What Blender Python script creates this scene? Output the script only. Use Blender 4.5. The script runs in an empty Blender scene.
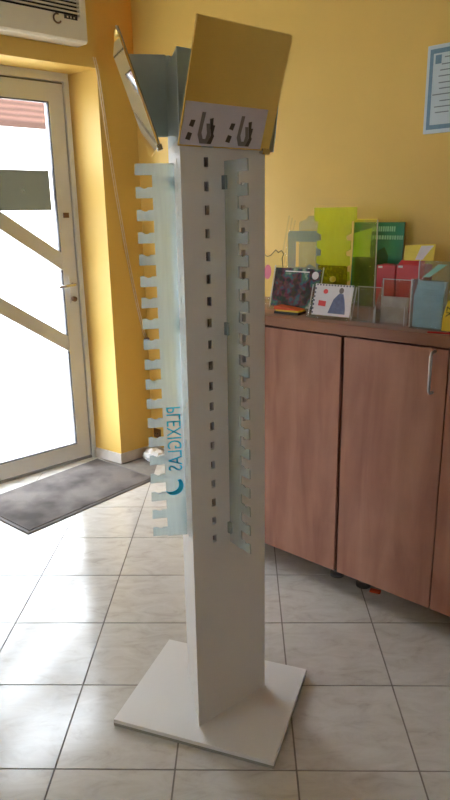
import bpy, bmesh, math, random
from mathutils import Vector, Matrix
random.seed(7)
S = bpy.context.scene
COL = S.collection
R = math.radians

# ------------------------------------------------------------------ camera, world, exposure
F_PX, PITCH, ROLL, CAM_H = 651.0, R(16.05), R(-1.0), 1.475
fw = Vector((0, math.cos(PITCH), -math.sin(PITCH))); rt = Vector((1, 0, 0)); upv = rt.cross(fw)
cr = math.cos(ROLL) * rt + math.sin(ROLL) * upv
cu = -math.sin(ROLL) * rt + math.cos(ROLL) * upv
cam_d = bpy.data.cameras.new('camera'); cam = bpy.data.objects.new('camera', cam_d); COL.objects.link(cam)
cam_d.sensor_fit = 'VERTICAL'; cam_d.sensor_height = 36.0; cam_d.lens = F_PX / 800 * 36.0
cam_d.clip_start = 0.02; cam_d.clip_end = 200
m3 = Matrix((cr, cu, -fw)).transposed()
cam.matrix_world = Matrix.Translation((0, 0, CAM_H)) @ m3.to_4x4()
S.camera = cam

w = bpy.data.worlds.new('overcast_sky'); S.world = w; w.use_nodes = True
bg = w.node_tree.nodes['Background']
bg.inputs['Color'].default_value = (0.85, 0.905, 1.0, 1)
bg.inputs['Strength'].default_value = 24.0
S.view_settings.view_transform = 'Standard'; S.view_settings.look = 'None'
S.view_settings.gamma = 1.0; S.view_settings.use_curve_mapping = False
S.view_settings.exposure = -0.52

# ------------------------------------------------------------------ frames of the place
def az(d): return Vector((math.cos(R(d)), math.sin(R(d)), 0))
DQ = Vector((-0.643, 3.76, 0)); DA = 42.0            # door wall: origin at the reveal corner, x along the wall, y outwards
CP = Vector((0.426, 2.303, 0)); CA = -42.0           # cabinets: origin under the joint of two doors, x along, y to the wall
KC = DQ + az(DA) * 0.24; WA = -43.5                  # room corner, right wall direction
LW, LD = 5.2, 4.3                                    # length of right wall, of door wall
CEIL = 2.75
def fr(o, a, p): return o + Matrix.Rotation(R(a), 3, 'Z') @ Vector(p)
def dp(x, y, z=0): return fr(DQ, DA, (x, y, z))
def cp(x, y, z=0): return fr(CP, CA, (x, y, z))
def wp(x, y, z=0): return fr(KC, WA, (x, y, z))      # right wall frame: x along from corner, y into the wall

# ------------------------------------------------------------------ materials
MATS = {}
def srgb(r, g, b):
    def c(v):
        v /= 255.0
        return v / 12.92 if v <= 0.04045 else ((v + 0.055) / 1.055) ** 2.4
    return (c(r), c(g), c(b), 1)
def nt(name):
    m = bpy.data.materials.new(name); m.use_nodes = True; MATS[name] = m
    t = m.node_tree; return m, t, t.nodes['Principled BSDF'], t.nodes['Material Output']
def plain(name, col, rough=0.5, metal=0.0, var=0.06, scale=12.0, bump=0.0, spec=0.5, stretch=(1, 1, 1)):
    m, t, p, o = nt(name)
    tc = t.nodes.new('ShaderNodeTexCoord'); mp = t.nodes.new('ShaderNodeMapping'); mp.inputs['Scale'].default_value = stretch
    n = t.nodes.new('ShaderNodeTexNoise'); n.inputs['Scale'].default_value = scale; n.inputs['Detail'].default_value = 5
    r = t.nodes.new('ShaderNodeValToRGB')
    c = srgb(*col)
    r.color_ramp.elements[0].position = 0.3; r.color_ramp.elements[1].position = 0.7
    r.color_ramp.elements[0].color = tuple(max(0, v * (1 - var)) for v in c[:3]) + (1,)
    r.color_ramp.elements[1].color = tuple(min(1, v * (1 + var)) for v in c[:3]) + (1,)
    t.links.new(tc.outputs['Object'], mp.inputs[0]); t.links.new(mp.outputs[0], n.inputs['Vector'])
    t.links.new(n.outputs['Fac'], r.inputs[0]); t.links.new(r.outputs[0], p.inputs['Base Color'])
    p.inputs['Roughness'].default_value = rough; p.inputs['Metallic'].default_value = metal
    p.inputs['Specular IOR Level'].default_value = spec
    if bump:
        b = t.nodes.new('ShaderNodeBump'); b.inputs['Strength'].default_value = bump; b.inputs['Distance'].default_value = 0.003
        t.links.new(n.outputs['Fac'], b.inputs['Height']); t.links.new(b.outputs[0], p.inputs['Normal'])
    return m
def acrylic(name, tint, body=None, opacity=0.0, gloss=0.25):
    """thin clear or tinted sheet: see-through tint, a reflecting surface, and a share of milky body"""
    m, t, p, o = nt(name); t.nodes.remove(p)
    tr = t.nodes.new('ShaderNodeBsdfTransparent'); tr.inputs[0].default_value = tint
    gl = t.nodes.new('ShaderNodeBsdfGlossy'); gl.inputs['Roughness'].default_value = 0.06; gl.inputs['Color'].default_value = (0.9, 0.95, 1, 1)
    lw = t.nodes.new('ShaderNodeLayerWeight'); pw = t.nodes.new('ShaderNodeMath'); pw.operation = 'POWER'; pw.inputs[1].default_value = 4.0
    fz = t.nodes.new('ShaderNodeMath'); fz.operation = 'MULTIPLY_ADD'; fz.inputs[1].default_value = 0.45; fz.inputs[2].default_value = 0.03
    t.links.new(lw.outputs['Facing'], pw.inputs[0]); t.links.new(pw.outputs[0], fz.inputs[0])
    mx = t.nodes.new('ShaderNodeMixShader')
    base = tr.outputs[0]
    if opacity > 0:
        df = t.nodes.new('ShaderNodeBsdfDiffuse'); df.inputs[0].default_value = body
        tl = t.nodes.new('ShaderNodeBsdfTranslucent'); tl.inputs[0].default_value = body
        m1 = t.nodes.new('ShaderNodeMixShader'); m1.inputs[0].default_value = 0.5
        t.links.new(df.outputs[0], m1.inputs[1]); t.links.new(tl.outputs[0], m1.inputs[2])
        nz = t.nodes.new('ShaderNodeTexNoise'); nz.inputs['Scale'].default_value = 8
        mr = t.nodes.new('ShaderNodeMapRange'); mr.inputs['To Min'].default_value = opacity * 0.9; mr.inputs['To Max'].default_value = min(1, opacity * 1.1)
        t.links.new(nz.outputs['Fac'], mr.inputs['Value'])
        m2 = t.nodes.new('ShaderNodeMixShader'); t.links.new(mr.outputs[0], m2.inputs[0])
        t.links.new(tr.outputs[0], m2.inputs[1]); t.links.new(m1.outputs[0], m2.inputs[2]); base = m2.outputs[0]
    t.links.new(fz.outputs[0], mx.inputs[0]); t.links.new(base, mx.inputs[1]); t.links.new(gl.outputs[0], mx.inputs[2])
    t.links.new(mx.outputs[0], o.inputs[0])
    return m

plain('yellow_paint', (219, 182, 94), 0.55, var=0.03, scale=4, bump=0.05)
plain('ceiling_paint', (238, 236, 228), 0.8, var=0.02)
plain('stand_white', (226, 225, 224), 0.38, var=0.012, scale=5)
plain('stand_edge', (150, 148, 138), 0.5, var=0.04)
plain('header_grey', (196, 210, 210), 0.45, var=0.03)
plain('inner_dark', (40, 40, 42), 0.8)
plain('mirror_back', (150, 148, 122), 0.35, var=0.04)
m, t, p, o = nt('mirror'); p.inputs['Base Color'].default_value = (0.95, 0.96, 0.95, 1); p.inputs['Metallic'].default_value = 1; p.inputs['Roughness'].default_value = 0.03
plain('chrome', (200, 200, 204), 0.22, 1.0, var=0.03)
plain('brushed_steel', (176, 176, 180), 0.35, 1.0, var=0.05, stretch=(1, 1, 20))
plain('door_alu', (224, 226, 230), 0.4, var=0.02)
plain('door_gasket', (92, 90, 92), 0.6)
plain('gap_grey', (120, 116, 112), 0.6)
plain('brown_metal', (112, 84, 62), 0.4, 0.4)
acrylic('sign_back', (0.125, 0.12, 0.098, 1), gloss=0.1)
plain('white_plastic', (224, 218, 200), 0.45, var=0.02)
plain('white_bag', (236, 236, 240), 0.35, var=0.03, bump=0.3, scale=30)
plain('cable_white', (232, 214, 180), 0.5)
plain('black_plastic', (28, 28, 30), 0.45)
plain('foot_grey', (86, 84, 84), 0.5)
plain('skirting', (206, 198, 190), 0.4, var=0.08, scale=20)
plain('mat_rubber', (104, 100, 100), 0.8, var=0.1)
plain('grout', (128, 122, 116), 0.85, var=0.12, scale=30)
plain('red_card', (186, 22, 32), 0.4, var=0.08)
plain('orange_print', (226, 92, 46), 0.45, var=0.1)
plain('yellow_print', (236, 214, 70), 0.45, var=0.08)
plain('cream_card', (240, 208, 116), 0.5)
plain('pink_print', (222, 120, 142), 0.5)
plain('black_print', (38, 34, 32), 0.6)
plain('white_card', (230, 228, 236), 0.5)
plain('pale_blue_card', (198, 222, 236), 0.4, var=0.12, scale=14, stretch=(1, 1, 3))
plain('blue_print', (96, 108, 148), 0.6, var=0.25, scale=60)
plain('navy_print', (60, 66, 110), 0.6)
plain('red_print', (214, 66, 72), 0.5)
plain('grey_card', (158, 148, 140), 0.5, var=0.2, scale=25)
plain('cyan_print', (14, 178, 220), 0.4)
plain('sticker_grey', (204, 200, 212), 0.5, var=0.05)
plain('print_dark', (72, 64, 58), 0.6)
plain('print_mid', (120, 112, 112), 0.6)
plain('paper_white', (246, 248, 250), 0.3)
plain('cert_paper', (196, 212, 222), 0.25, var=0.03)
plain('cert_blue', (104, 138, 166), 0.3, var=0.1, scale=80)
plain('cert_ink', (120, 132, 142), 0.4)
plain('green_sign', (12, 112, 92), 0.4, var=0.35, scale=9)
plain('lime_print', (176, 208, 60), 0.45)
plain('sign_ink', (140, 196, 180), 0.5)
plain('dark_green', (8, 70, 30), 0.5)
plain('facade_white', (240, 238, 234), 0.9, var=0.03)
plain('pavement', (206, 204, 200), 0.9, var=0.08, scale=3)
plain('pink_frame', (92, 72, 68), 0.6)
plain('house_glass', (150, 160, 170), 0.2)
acrylic('clear_acrylic', (0.97, 0.98, 0.98, 1), (0.8, 0.85, 0.88, 1), 0.05)
acrylic('frost_acrylic', (0.86, 0.95, 0.96, 1), (0.84, 0.95, 1.0, 1), 0.48, gloss=0.1)
acrylic('blue_acrylic', (0.88, 0.95, 0.98, 1), (0.62, 0.82, 0.92, 1), 0.16)
acrylic('bluegrey_acrylic', (0.76, 0.84, 0.86, 1), (0.55, 0.66, 0.70, 1), 0.35)
acrylic('neon_acrylic', (0.93, 1.0, 0.25, 1), (0.90, 1.0, 0.10, 1), 0.40)
acrylic('olive_acrylic', (0.80, 0.76, 0.10, 1), (0.55, 0.52, 0.03, 1), 0.35)
acrylic('clearyellow_acrylic', (0.92, 0.98, 0.50, 1), (0.75, 0.80, 0.2, 1), 0.10)
acrylic('edge_sheen', (0.95, 0.98, 0.98, 1), (0.95, 0.98, 1.0, 1), 0.55)  # milky white that imitates the bright sheen along acrylic edges
acrylic('door_glass', (0.96, 0.98, 0.98, 1))
# roof tiles: rows by wave
m, t, p, o = nt('roof_tile')
tc = t.nodes.new('ShaderNodeTexCoord'); wv = t.nodes.new('ShaderNodeTexWave'); wv.bands_direction = 'Y'; wv.inputs['Scale'].default_value = 1.6; wv.inputs['Distortion'].default_value = 1.5
rp = t.nodes.new('ShaderNodeValToRGB'); rp.color_ramp.elements[0].color = srgb(62, 46, 40); rp.color_ramp.elements[1].color = srgb(80, 58, 50)
t.links.new(tc.outputs['Object'], wv.inputs[0]); t.links.new(wv.outputs['Fac'], rp.inputs[0]); t.links.new(rp.outputs[0], p.inputs['Base Color'])
p.inputs['Roughness'].default_value = 1.0; p.inputs['Specular IOR Level'].default_value = 0.0
# floor tile: beige grey stone look with brush-like mottling
m, t, p, o = nt('floor_tile')
gm = t.nodes.new('ShaderNodeNewGeometry')
mp = t.nodes.new('ShaderNodeMapping'); mp.inputs['Rotation'].default_value = (0, 0, R(20)); mp.inputs['Scale'].default_value = (1.0, 2.2, 1)
oi = t.nodes.new('ShaderNodeObjectInfo'); va = t.nodes.new('ShaderNodeVectorMath'); va.operation = 'ADD'
cmb = t.nodes.new('ShaderNodeCombineXYZ'); mm = t.nodes.new('ShaderNodeMath'); mm.operation = 'MULTIPLY'; mm.inputs[1].default_value = 30
t.links.new(oi.outputs['Random'], mm.inputs[0]); t.links.new(mm.outputs[0], cmb.inputs[2])
t.links.new(gm.outputs['Position'], va.inputs[0]); t.links.new(cmb.outputs[0], va.inputs[1]); t.links.new(va.outputs[0], mp.inputs[0])
n1 = t.nodes.new('ShaderNodeTexNoise'); n1.inputs['Scale'].default_value = 9; n1.inputs['Detail'].default_value = 8; n1.inputs['Roughness'].default_value = 0.65; n1.inputs['Distortion'].default_value = 0.8
rp = t.nodes.new('ShaderNodeValToRGB')
e = rp.color_ramp.elements; e[0].position = 0.28; e[0].color = srgb(182, 175, 168); e[1].position = 0.62; e[1].color = srgb(209, 206, 201)
e2 = e.new(0.45); e2.color = srgb(200, 196, 190)
t.links.new(mp.outputs[0], n1.inputs['Vector']); t.links.new(n1.outputs['Fac'], rp.inputs[0]); t.links.new(rp.outputs[0], p.inputs['Base Color'])
p.inputs['Roughness'].default_value = 0.16
p.inputs['IOR'].default_value = 1.6
bp = t.nodes.new('ShaderNodeBump'); bp.inputs['Strength'].default_value = 0.08; bp.inputs['Distance'].default_value = 0.002
t.links.new(n1.outputs['Fac'], bp.inputs['Height']); t.links.new(bp.outputs[0], p.inputs['Normal'])
# wood laminates: vertical / horizontal grain
def wood(name, c0, c1, c2, stretch, rough=0.38):
    m, t, p, o = nt(name)
    tc = t.nodes.new('ShaderNodeTexCoord'); mp = t.nodes.new('ShaderNodeMapping'); mp.inputs['Scale'].default_value = stretch
    a = t.nodes.new('ShaderNodeTexNoise'); a.inputs['Scale'].default_value = 3.0; a.inputs['Detail'].default_value = 7; a.inputs['Distortion'].default_value = 0.6
    b = t.nodes.new('ShaderNodeTexNoise'); b.inputs['Scale'].default_value = 7.0; b.inputs['Detail'].default_value = 4
    r1 = t.nodes.new('ShaderNodeValToRGB'); e = r1.color_ramp.elements
    e[0].position = 0.3; e[0].color = srgb(*c0); e[1].position = 0.72; e[1].color = srgb(*c2); q = e.new(0.5); q.color = srgb(*c1)
    mx = t.nodes.new('ShaderNodeMixRGB'); mx.blend_type = 'MULTIPLY'; mx.inputs[0].default_value = 0.28
    t.links.new(tc.outputs['Object'], mp.inputs[0]); t.links.new(mp.outputs[0], a.inputs['Vector']); t.links.new(tc.outputs['Object'], b.inputs['Vector'])
    t.links.new(a.outputs['Fac'], r1.inputs[0]); t.links.new(r1.outputs[0], mx.inputs[1]); t.links.new(b.outputs['Fac'], mx.inputs[2])
    t.links.new(mx.outputs[0], p.inputs['Base Color']); p.inputs['Roughness'].default_value = rough
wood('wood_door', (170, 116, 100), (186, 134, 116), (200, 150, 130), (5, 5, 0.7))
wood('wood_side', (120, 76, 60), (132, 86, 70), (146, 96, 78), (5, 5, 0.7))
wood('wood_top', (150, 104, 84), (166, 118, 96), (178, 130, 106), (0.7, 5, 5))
# door mat pile with darker worn stains
m, t, p, o = nt('mat_pile')
tc = t.nodes.new('ShaderNodeTexCoord'); a = t.nodes.new('ShaderNodeTexNoise'); a.inputs['Scale'].default_value = 4.2; a.inputs['Detail'].default_value = 3
b = t.nodes.new('ShaderNodeTexNoise'); b.inputs['Scale'].default_value = 220
r1 = t.nodes.new('ShaderNodeValToRGB'); e = r1.color_ramp.elements
e[0].position = 0.36; e[0].color = srgb(70, 63, 61); e[1].position = 0.62; e[1].color = srgb(122, 114, 110)
mx = t.nodes.new('ShaderNodeMixRGB'); mx.blend_type = 'MULTIPLY'; mx.inputs[0].default_value = 0.4
t.links.new(tc.outputs['Object'], a.inputs['Vector']); t.links.new(tc.outputs['Object'], b.inputs['Vector'])
t.links.new(a.outputs['Fac'], r1.inputs[0]); t.links.new(r1.outputs[0], mx.inputs[1]); t.links.new(b.outputs['Fac'], mx.inputs[2]); t.links.new(mx.outputs[0], p.inputs['Base Color'])
p.inputs['Roughness'].default_value = 0.95
bp = t.nodes.new('ShaderNodeBump'); bp.inputs['Strength'].default_value = 0.5; t.links.new(b.outputs['Fac'], bp.inputs['Height']); t.links.new(bp.outputs[0], p.inputs['Normal'])
# dark colourful photo print
m, t, p, o = nt('photo_print')
tc = t.nodes.new('ShaderNodeTexCoord'); v = t.nodes.new('ShaderNodeTexVoronoi'); v.inputs['Scale'].default_value = 60
nz = t.nodes.new('ShaderNodeTexNoise'); nz.inputs['Scale'].default_value = 22; nz.inputs['Detail'].default_value = 2
r1 = t.nodes.new('ShaderNodeValToRGB'); e = r1.color_ramp.elements
e[0].position = 0.3; e[0].color = srgb(26, 26, 38); e[1].position = 0.75; e[1].color = srgb(196, 204, 206)
for pos, c in ((0.42, (36, 40, 52)), (0.48, (92, 44, 66)), (0.54, (46, 84, 108)), (0.6, (70, 110, 92))):
    q = e.new(pos); q.color = srgb(*c)
t.links.new(tc.outputs['Object'], v.inputs['Vector']); t.links.new(tc.outputs['Object'], nz.inputs['Vector'])
mx = t.nodes.new('ShaderNodeMixRGB'); mx.inputs[0].default_value = 0.03
t.links.new(nz.outputs['Fac'], r1.inputs[0]); t.links.new(r1.outputs[0], mx.inputs[1]); t.links.new(v.outputs['Color'], mx.inputs[2]); t.links.new(mx.outputs[0], p.inputs['Base Color'])
p.inputs['Roughness'].default_value = 0.25

# ------------------------------------------------------------------ builders
def mesh_obj(name, verts, faces, mat, parent=None, loc=None, rotz=0.0, smooth=False):
    me = bpy.data.meshes.new(name); me.from_pydata([tuple(v) for v in verts], [], faces); me.update()
    bm = bmesh.new(); bm.from_mesh(me); bmesh.ops.recalc_face_normals(bm, faces=bm.faces); bm.to_mesh(me); bm.free()
    me.materials.append(MATS[mat])
    if smooth:
        for f in me.polygons: f.use_smooth = True
    ob = bpy.data.objects.new(name, me); COL.objects.link(ob)
    if parent: ob.parent = parent
    if loc is not None: ob.location = loc
    if rotz: ob.rotation_euler.z = rotz
    return ob
def tag(ob, label, cat, group=None):
    ob['label'] = label; ob['category'] = cat
    if group: ob['group'] = group
    return ob
def struct(ob): ob['kind'] = 'structure'; return ob
def thing(name, label, cat, loc=(0, 0, 0), rotz=0.0, group=None):
    ob = bpy.data.objects.new(name, None); COL.objects.link(ob); ob.empty_display_size = 0.05
    ob.location = loc; ob.rotation_euler.z = rotz
    return tag(ob, label, cat, group)
BOXF = [(0, 1, 2, 3), (4, 7, 6, 5), (0, 4, 5, 1), (1, 5, 6, 2), (2, 6, 7, 3), (3, 7, 4, 0)]
def box(name, a, b, mat, parent=None, bevel=0.0, **k):
    (x0, y0, z0), (x1, y1, z1) = a, b
    v = [(x0, y0, z0), (x1, y0, z0), (x1, y1, z0), (x0, y1, z0), (x0, y0, z1), (x1, y0, z1), (x1, y1, z1), (x0, y1, z1)]
    ob = mesh_obj(name, v, BOXF, mat, parent, **k)
    if bevel:
        bm = bmesh.new(); bm.from_mesh(ob.data)
        bmesh.ops.bevel(bm, geom=bm.edges[:], offset=bevel, segments=2, affect='EDGES', profile=0.5)
        bm.to_mesh(ob.data); bm.free()
    return ob
def hexa(name, pts, mat, parent=None, **k): return mesh_obj(name, pts, BOXF, mat, parent, **k)
def plate(name, poly, thick, fn, mat, parent=None, **k):
    """extrude a 2-D outline: fn(a, b, t) -> 3-D, t from 0 to thick"""
    n = len(poly); v = [fn(a, b, 0) for a, b in poly] + [fn(a, b, thick) for a, b in poly]
    f = [tuple(range(n)), tuple(range(2 * n - 1, n - 1, -1))] + [(i, (i + 1) % n, n + (i + 1) % n, n + i) for i in range(n)]
    return mesh_obj(name, v, f, mat, parent, **k)
def tube(name, pts, rad, mat, parent=None, seg=8, **k):
    pts = [Vector(p) for p in pts]; v = []; f = []
    for i, p in enumerate(pts):
        d = (pts[min(i + 1, len(pts) - 1)] - pts[max(i - 1, 0)]).normalized()
        a = d.cross(Vector((0.31, 0.2, 0.93))); a = a.normalized() if a.length > 1e-4 else Vector((1, 0, 0)); b = d.cross(a)
        rr = rad[i] if isinstance(rad, (list, tuple)) else rad
        for j in range(seg):
            q = 2 * math.pi * j / seg; v.append(p + rr * (math.cos(q) * a + math.sin(q) * b))
    for i in range(len(pts) - 1):
        for j in range(seg):
            f.append((i * seg + j, i * seg + (j + 1) % seg, (i + 1) * seg + (j + 1) % seg, (i + 1) * seg + j))
    f.append(tuple(range(seg))); f.append(tuple(range((len(pts) - 1) * seg, len(pts) * seg)))
    return mesh_obj(name, v, f, mat, parent, smooth=True, **k)
def lathe(name, prof, mat, parent=None, seg=20, **k):
    v = []; f = []
    for r_, z in prof:
        for j in range(seg):
            q = 2 * math.pi * j / seg; v.append((r_ * math.cos(q), r_ * math.sin(q), z))
    for i in range(len(prof) - 1):
        for j in range(seg):
            f.append((i * seg + j, i * seg + (j + 1) % seg, (i + 1) * seg + (j + 1) % seg, (i + 1) * seg + j))
    f.append(tuple(range(seg))); f.append(tuple(range((len(prof) - 1) * seg, len(prof) * seg)))
    return mesh_obj(name, v, f, mat, parent, **k)
def text_mesh(name, body, size, ext, fn, mat, parent):
    cu_ = bpy.data.curves.new('lettering', 'FONT'); cu_.body = body; cu_.size = size; cu_.extrude = ext; cu_.resolution_u = 3
    tmp = bpy.data.objects.new('lettering', cu_); COL.objects.link(tmp)
    dg = bpy.context.evaluated_depsgraph_get(); me = bpy.data.meshes.new_from_object(tmp.evaluated_get(dg))
    bpy.data.objects.remove(tmp); bpy.data.curves.remove(cu_)
    for vtx in me.vertices: vtx.co = fn(*vtx.co)
    me.name = name; me.materials.clear(); me.materials.append(MATS[mat])
    ob = bpy.data.objects.new(name, me); COL.objects.link(ob); ob.parent = parent
    return ob
def clip(poly, a, n):
    out = []
    for i in range(len(poly)):
        p, q = poly[i], poly[(i + 1) % len(poly)]
        dp_, dq_ = (p - a).dot(n), (q - a).dot(n)
        if dp_ >= 0: out.append(p)
        if dp_ * dq_ < 0: out.append(p + (q - p) * (dp_ / (dp_ - dq_)))
    return out

# ------------------------------------------------------------------ room shell
RW, DE = az(WA), az(DA)
room = [KC, KC + RW * LW, KC + RW * LW - DE * LD, KC - DE * LD]
FT = 0.012                       # the tiles stand this far out of the grout bed, their faces at z = 0
cent = sum(room, Vector()) / 4
fl_poly = [cent + (p - cent) * 1.08 for p in room]
floor = struct(plate('floor', [(p.x, p.y) for p in fl_poly], 0.1, lambda a, b, t_: (a, b, -0.0022 - 0.1 + t_), 'grout'))
T, TA, TO = 0.3345, -1.64, Vector((-0.490, 1.455, 0))
tx, ty = az(TA), az(TA + 90)
half = (T - 0.005) / 2
rv = [dp(-0.05, 0.22), dp(0, 0), dp(-1.05, 0), dp(-1.0, 0.22)]
full_me = None
edges = []
for i in range(4):
    a, b = room[i], room[(i + 1) % 4]; d = (b - a).normalized(); n = Vector((-d.y, d.x, 0))
    if n.dot(cent - a) < 0: n = -n
    edges.append((a + n * 0.001, n))
edges_r = [edges[0]] + [(dp(0, 0.22), (DQ - dp(0, 0.22)).normalized())] + edges[1:3]
ntile = 0
for i in range(-16, 17):
    for j in range(-16, 17):
        c = TO + tx * (T * (i + 0.5)) + ty * (T * (j + 0.5))
        sq = [c + tx * (sx * half) + ty * (sy * half) for sx, sy in ((-1, -1), (1, -1), (1, 1), (-1, 1))]
        near_door = any(-1.0 < (p - DQ).dot(DE) < 0.0 for p in sq) and (c - DQ).dot(az(DA + 90)) > -0.3
        pl_ = list(sq)
        for a, n in edges:
            if near_door and a is edges[3][0]: continue
            if pl_: pl_ = clip(pl_, a, n)
        if near_door and len(pl_) > 2:                      # run on into the door reveal
            pl_ = clip(pl_, dp(0, 0.218), -az(DA + 90))
            if any((p - DQ).dot(az(DA + 90)) > 0.001 for p in pl_):
                pl_ = clip(pl_, dp(-0.052, 0), -DE) if len(pl_) > 2 else pl_
                pl_ = clip(pl_, dp(-0.998, 0), DE) if len(pl_) > 2 else pl_
        if len(pl_) < 3: continue
        wid = max(((p - q).length for p in pl_ for q in pl_))
        if wid < 0.03: continue
        is_full = len(pl_) == 4 and all((p - q).length < 1e-6 for p, q in zip(pl_, sq))
        if is_full and full_me:
            ob = bpy.data.objects.new('tile', full_me); COL.objects.link(ob); ob.parent = floor
        else:
            loc = [(tx.dot(p - c), ty.dot(p - c)) for p in pl_]
            ob = plate('tile', loc, 0.0035, lambda a, b, t_: (a, b, -0.0035 + t_), 'floor_tile', floor)
            if is_full: full_me = ob.data
        ob.location = c; ob.rotation_euler.z = R(TA); ntile += 1

def wallbox(name, f, x0, x1, y0, y1, z0, z1, mat, parent=None):
    pts = [f(x, y, z) for z in (z0, z1) for x, y in ((x0, y0), (x1, y0), (x1, y1), (x0, y1))]
    return hexa(name, pts, mat, parent)
WT = 0.34
wd = struct(hexa('wall_door', [dp(0.0, 0, z) if k == 0 else dp(*q, z) for z in (-0.002, CEIL) for k, q in enumerate(((0, 0), (0.24, 0), (0.24, WT), (-0.05, WT)))], 'yellow_paint'))
wallbox('wall_section', dp, -1.05, 0.24, 0, WT, 2.212, CEIL, 'yellow_paint', wd)
wallbox('wall_section', dp, -LD + 0.24, -1.05, 0, WT, -0.002, CEIL, 'yellow_paint', wd)
struct(wallbox('wall_right', wp, -0.001, LW, 0, 0.2, -0.002, CEIL, 'yellow_paint'))
# wall behind the camera and the left wall, each with a small unseen window added for fill
bk = lambda x, y, z=0: fr(room[2], DA, (x, -y, z))
BX0, BX1, BZ0, BZ1 = 1.75, 2.2, 1.25, 1.85
wb = struct(wallbox('wall_back', bk, 0, BX0, 0, 0.2, -0.002, CEIL, 'yellow_paint'))
wallbox('wall_section', bk, BX1, LD, 0, 0.2, -0.002, CEIL, 'yellow_paint', wb)
wallbox('wall_section', bk, BX0, BX1, 0, 0.2, -0.002, BZ0, 'yellow_paint', wb)
wallbox('wall_section', bk, BX0, BX1, 0, 0.2, BZ1, CEIL, 'yellow_paint', wb)
w2 = struct(wallbox('fill_window_2', bk, BX0, BX1, 0.1, 0.15, BZ0, BZ0 + 0.04, 'door_alu'))  # added window, out of view, lets neutral fill light in from behind
for a, b, c_, d in ((BX0, BX1, BZ1 - 0.04, BZ1), (BX0, BX0 + 0.04, BZ0 + 0.04, BZ1 - 0.04), (BX1 - 0.04, BX1, BZ0 + 0.04, BZ1 - 0.04)):
    wallbox('fill_window_frame', bk, a, b, 0.1, 0.15, c_, d, 'door_alu', w2)
wallbox('pane', bk, BX0 + 0.04, BX1 - 0.04, 0.122, 0.128, BZ0 + 0.04, BZ1 - 0.04, 'door_glass', w2)
lf = lambda x, y, z=0: fr(room[3], WA, (x, -y, z))
WX0, WX1, WZ0, WZ1 = 0.25, 1.15, 1.0, 1.9
wl = struct(wallbox('wall_left', lf, 0, WX0, 0, 0.25, -0.002, CEIL, 'yellow_paint'))
wallbox('wall_section', lf, WX1, LW, 0, 0.25, -0.002, CEIL, 'yellow_paint', wl)
wallbox('wall_section', lf, WX0, WX1, 0, 0.25, -0.002, WZ0, 'yellow_paint', wl)
wallbox('wall_section', lf, WX0, WX1, 0, 0.25, WZ1, CEIL, 'yellow_paint', wl)
win = struct(wallbox('fill_window_1', lf, WX0, WX1, 0.12, 0.17, WZ0, WZ0 + 0.06, 'door_alu'))  # added window, out of view, brings daylight in from the left
WM = (WX0 + WX1) / 2
for a, b, c_, d in ((WX0, WX1, WZ1 - 0.06, WZ1), (WX0, WX0 + 0.06, WZ0 + 0.06, WZ1 - 0.06), (WM - 0.03, WM + 0.03, WZ0 + 0.06, WZ1 - 0.06), (WX1 - 0.06, WX1, WZ0 + 0.06, WZ1 - 0.06)):
    wallbox('fill_window_frame', lf, a, b, 0.12, 0.17, c_, d, 'door_alu', win)
for a, b in ((WX0 + 0.06, WM - 0.03), (WM + 0.03, WX1 - 0.06)): wallbox('pane', lf, a, b, 0.143, 0.149, WZ0 + 0.06, WZ1 - 0.06, 'door_glass', win)
struct(plate('ceiling', [(p.x, p.y) for p in fl_poly], 0.1, lambda a, b, t_: (a, b, CEIL + t_), 'ceiling_paint'))
# stone skirting: by the door (with the return into the reveal) and under the certificate wall
sk = struct(hexa('baseboard_door', [dp(*q, z) for z in (0, 0.062) for q in ((0.0, -0.010), (0.229, -0.010), (0.229, 0), (0.0, 0))], 'skirting'))
hexa('skirting_return', [dp(*q, z) for z in (0, 0.062) for q in ((-0.010, -0.010), (0.0, -0.010), (-0.050, 0.218), (-0.060, 0.218))], 'skirting', sk)
wallbox('skirting_length', dp, -LD + 0.26, -1.05, -0.010, 0, 0, 0.062, 'skirting', sk)
struct(wallbox('baseboard_right', wp, 0.0, LW, -0.010, 0, 0, 0.062, 'skirting'))

# ------------------------------------------------------------------ glazed entrance door
FY = 0.22
door = struct(wallbox('door_1', dp, -0.172, -0.086, FY, FY + 0.055, 0.02, 2.158, 'door_alu'))      # right stile of the leaf
wallbox('stile', dp, -0.972, -0.886, FY, FY + 0.055, 0.02, 2.158, 'door_alu', door)
wallbox('top_rail', dp, -0.886, -0.172, FY, FY + 0.055, 2.066, 2.158, 'door_alu', door)
wallbox('bottom_rail', dp, -0.886, -0.172, FY, FY + 0.055, 0.02, 0.112, 'door_alu', door)
G0, G1 = -0.886, -0.172
def diag(zu_r, zl_r, sl, name):
    up0, lo0 = zu_r - sl * (G1 - G0), zl_r - sl * (G1 - G0)
    hexa(name, [dp(x, y, z) for x, y, z in ((G0, FY + .004, lo0), (G1, FY + .004, zl_r), (G1, FY + .05, zl_r), (G0, FY + .05, lo0),
                                            (G0, FY + .004, up0), (G1, FY + .004, zu_r), (G1, FY + .05, zu_r), (G0, FY + .05, up0))], 'door_alu', door)
    return (lo0, zl_r, up0, zu_r)
d1 = diag(1.272, 1.172, -0.69, 'diagonal_bar')
d2 = diag(0.790, 0.696, -0.68, 'diagonal_bar')
def pane(z0l, z0r, z1l, z1r):
    hexa('pane', [dp(x, y, z) for x, y, z in ((G0, FY + .024, z0l), (G1, FY + .024, z0r), (G1, FY + .03, z0r), (G0, FY + .03, z0l),
                                              (G0, FY + .024, z1l), (G1, FY + .024, z1r), (G1, FY + .03, z1r), (G0, FY + .03, z1l))], 'door_glass', door)
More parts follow.
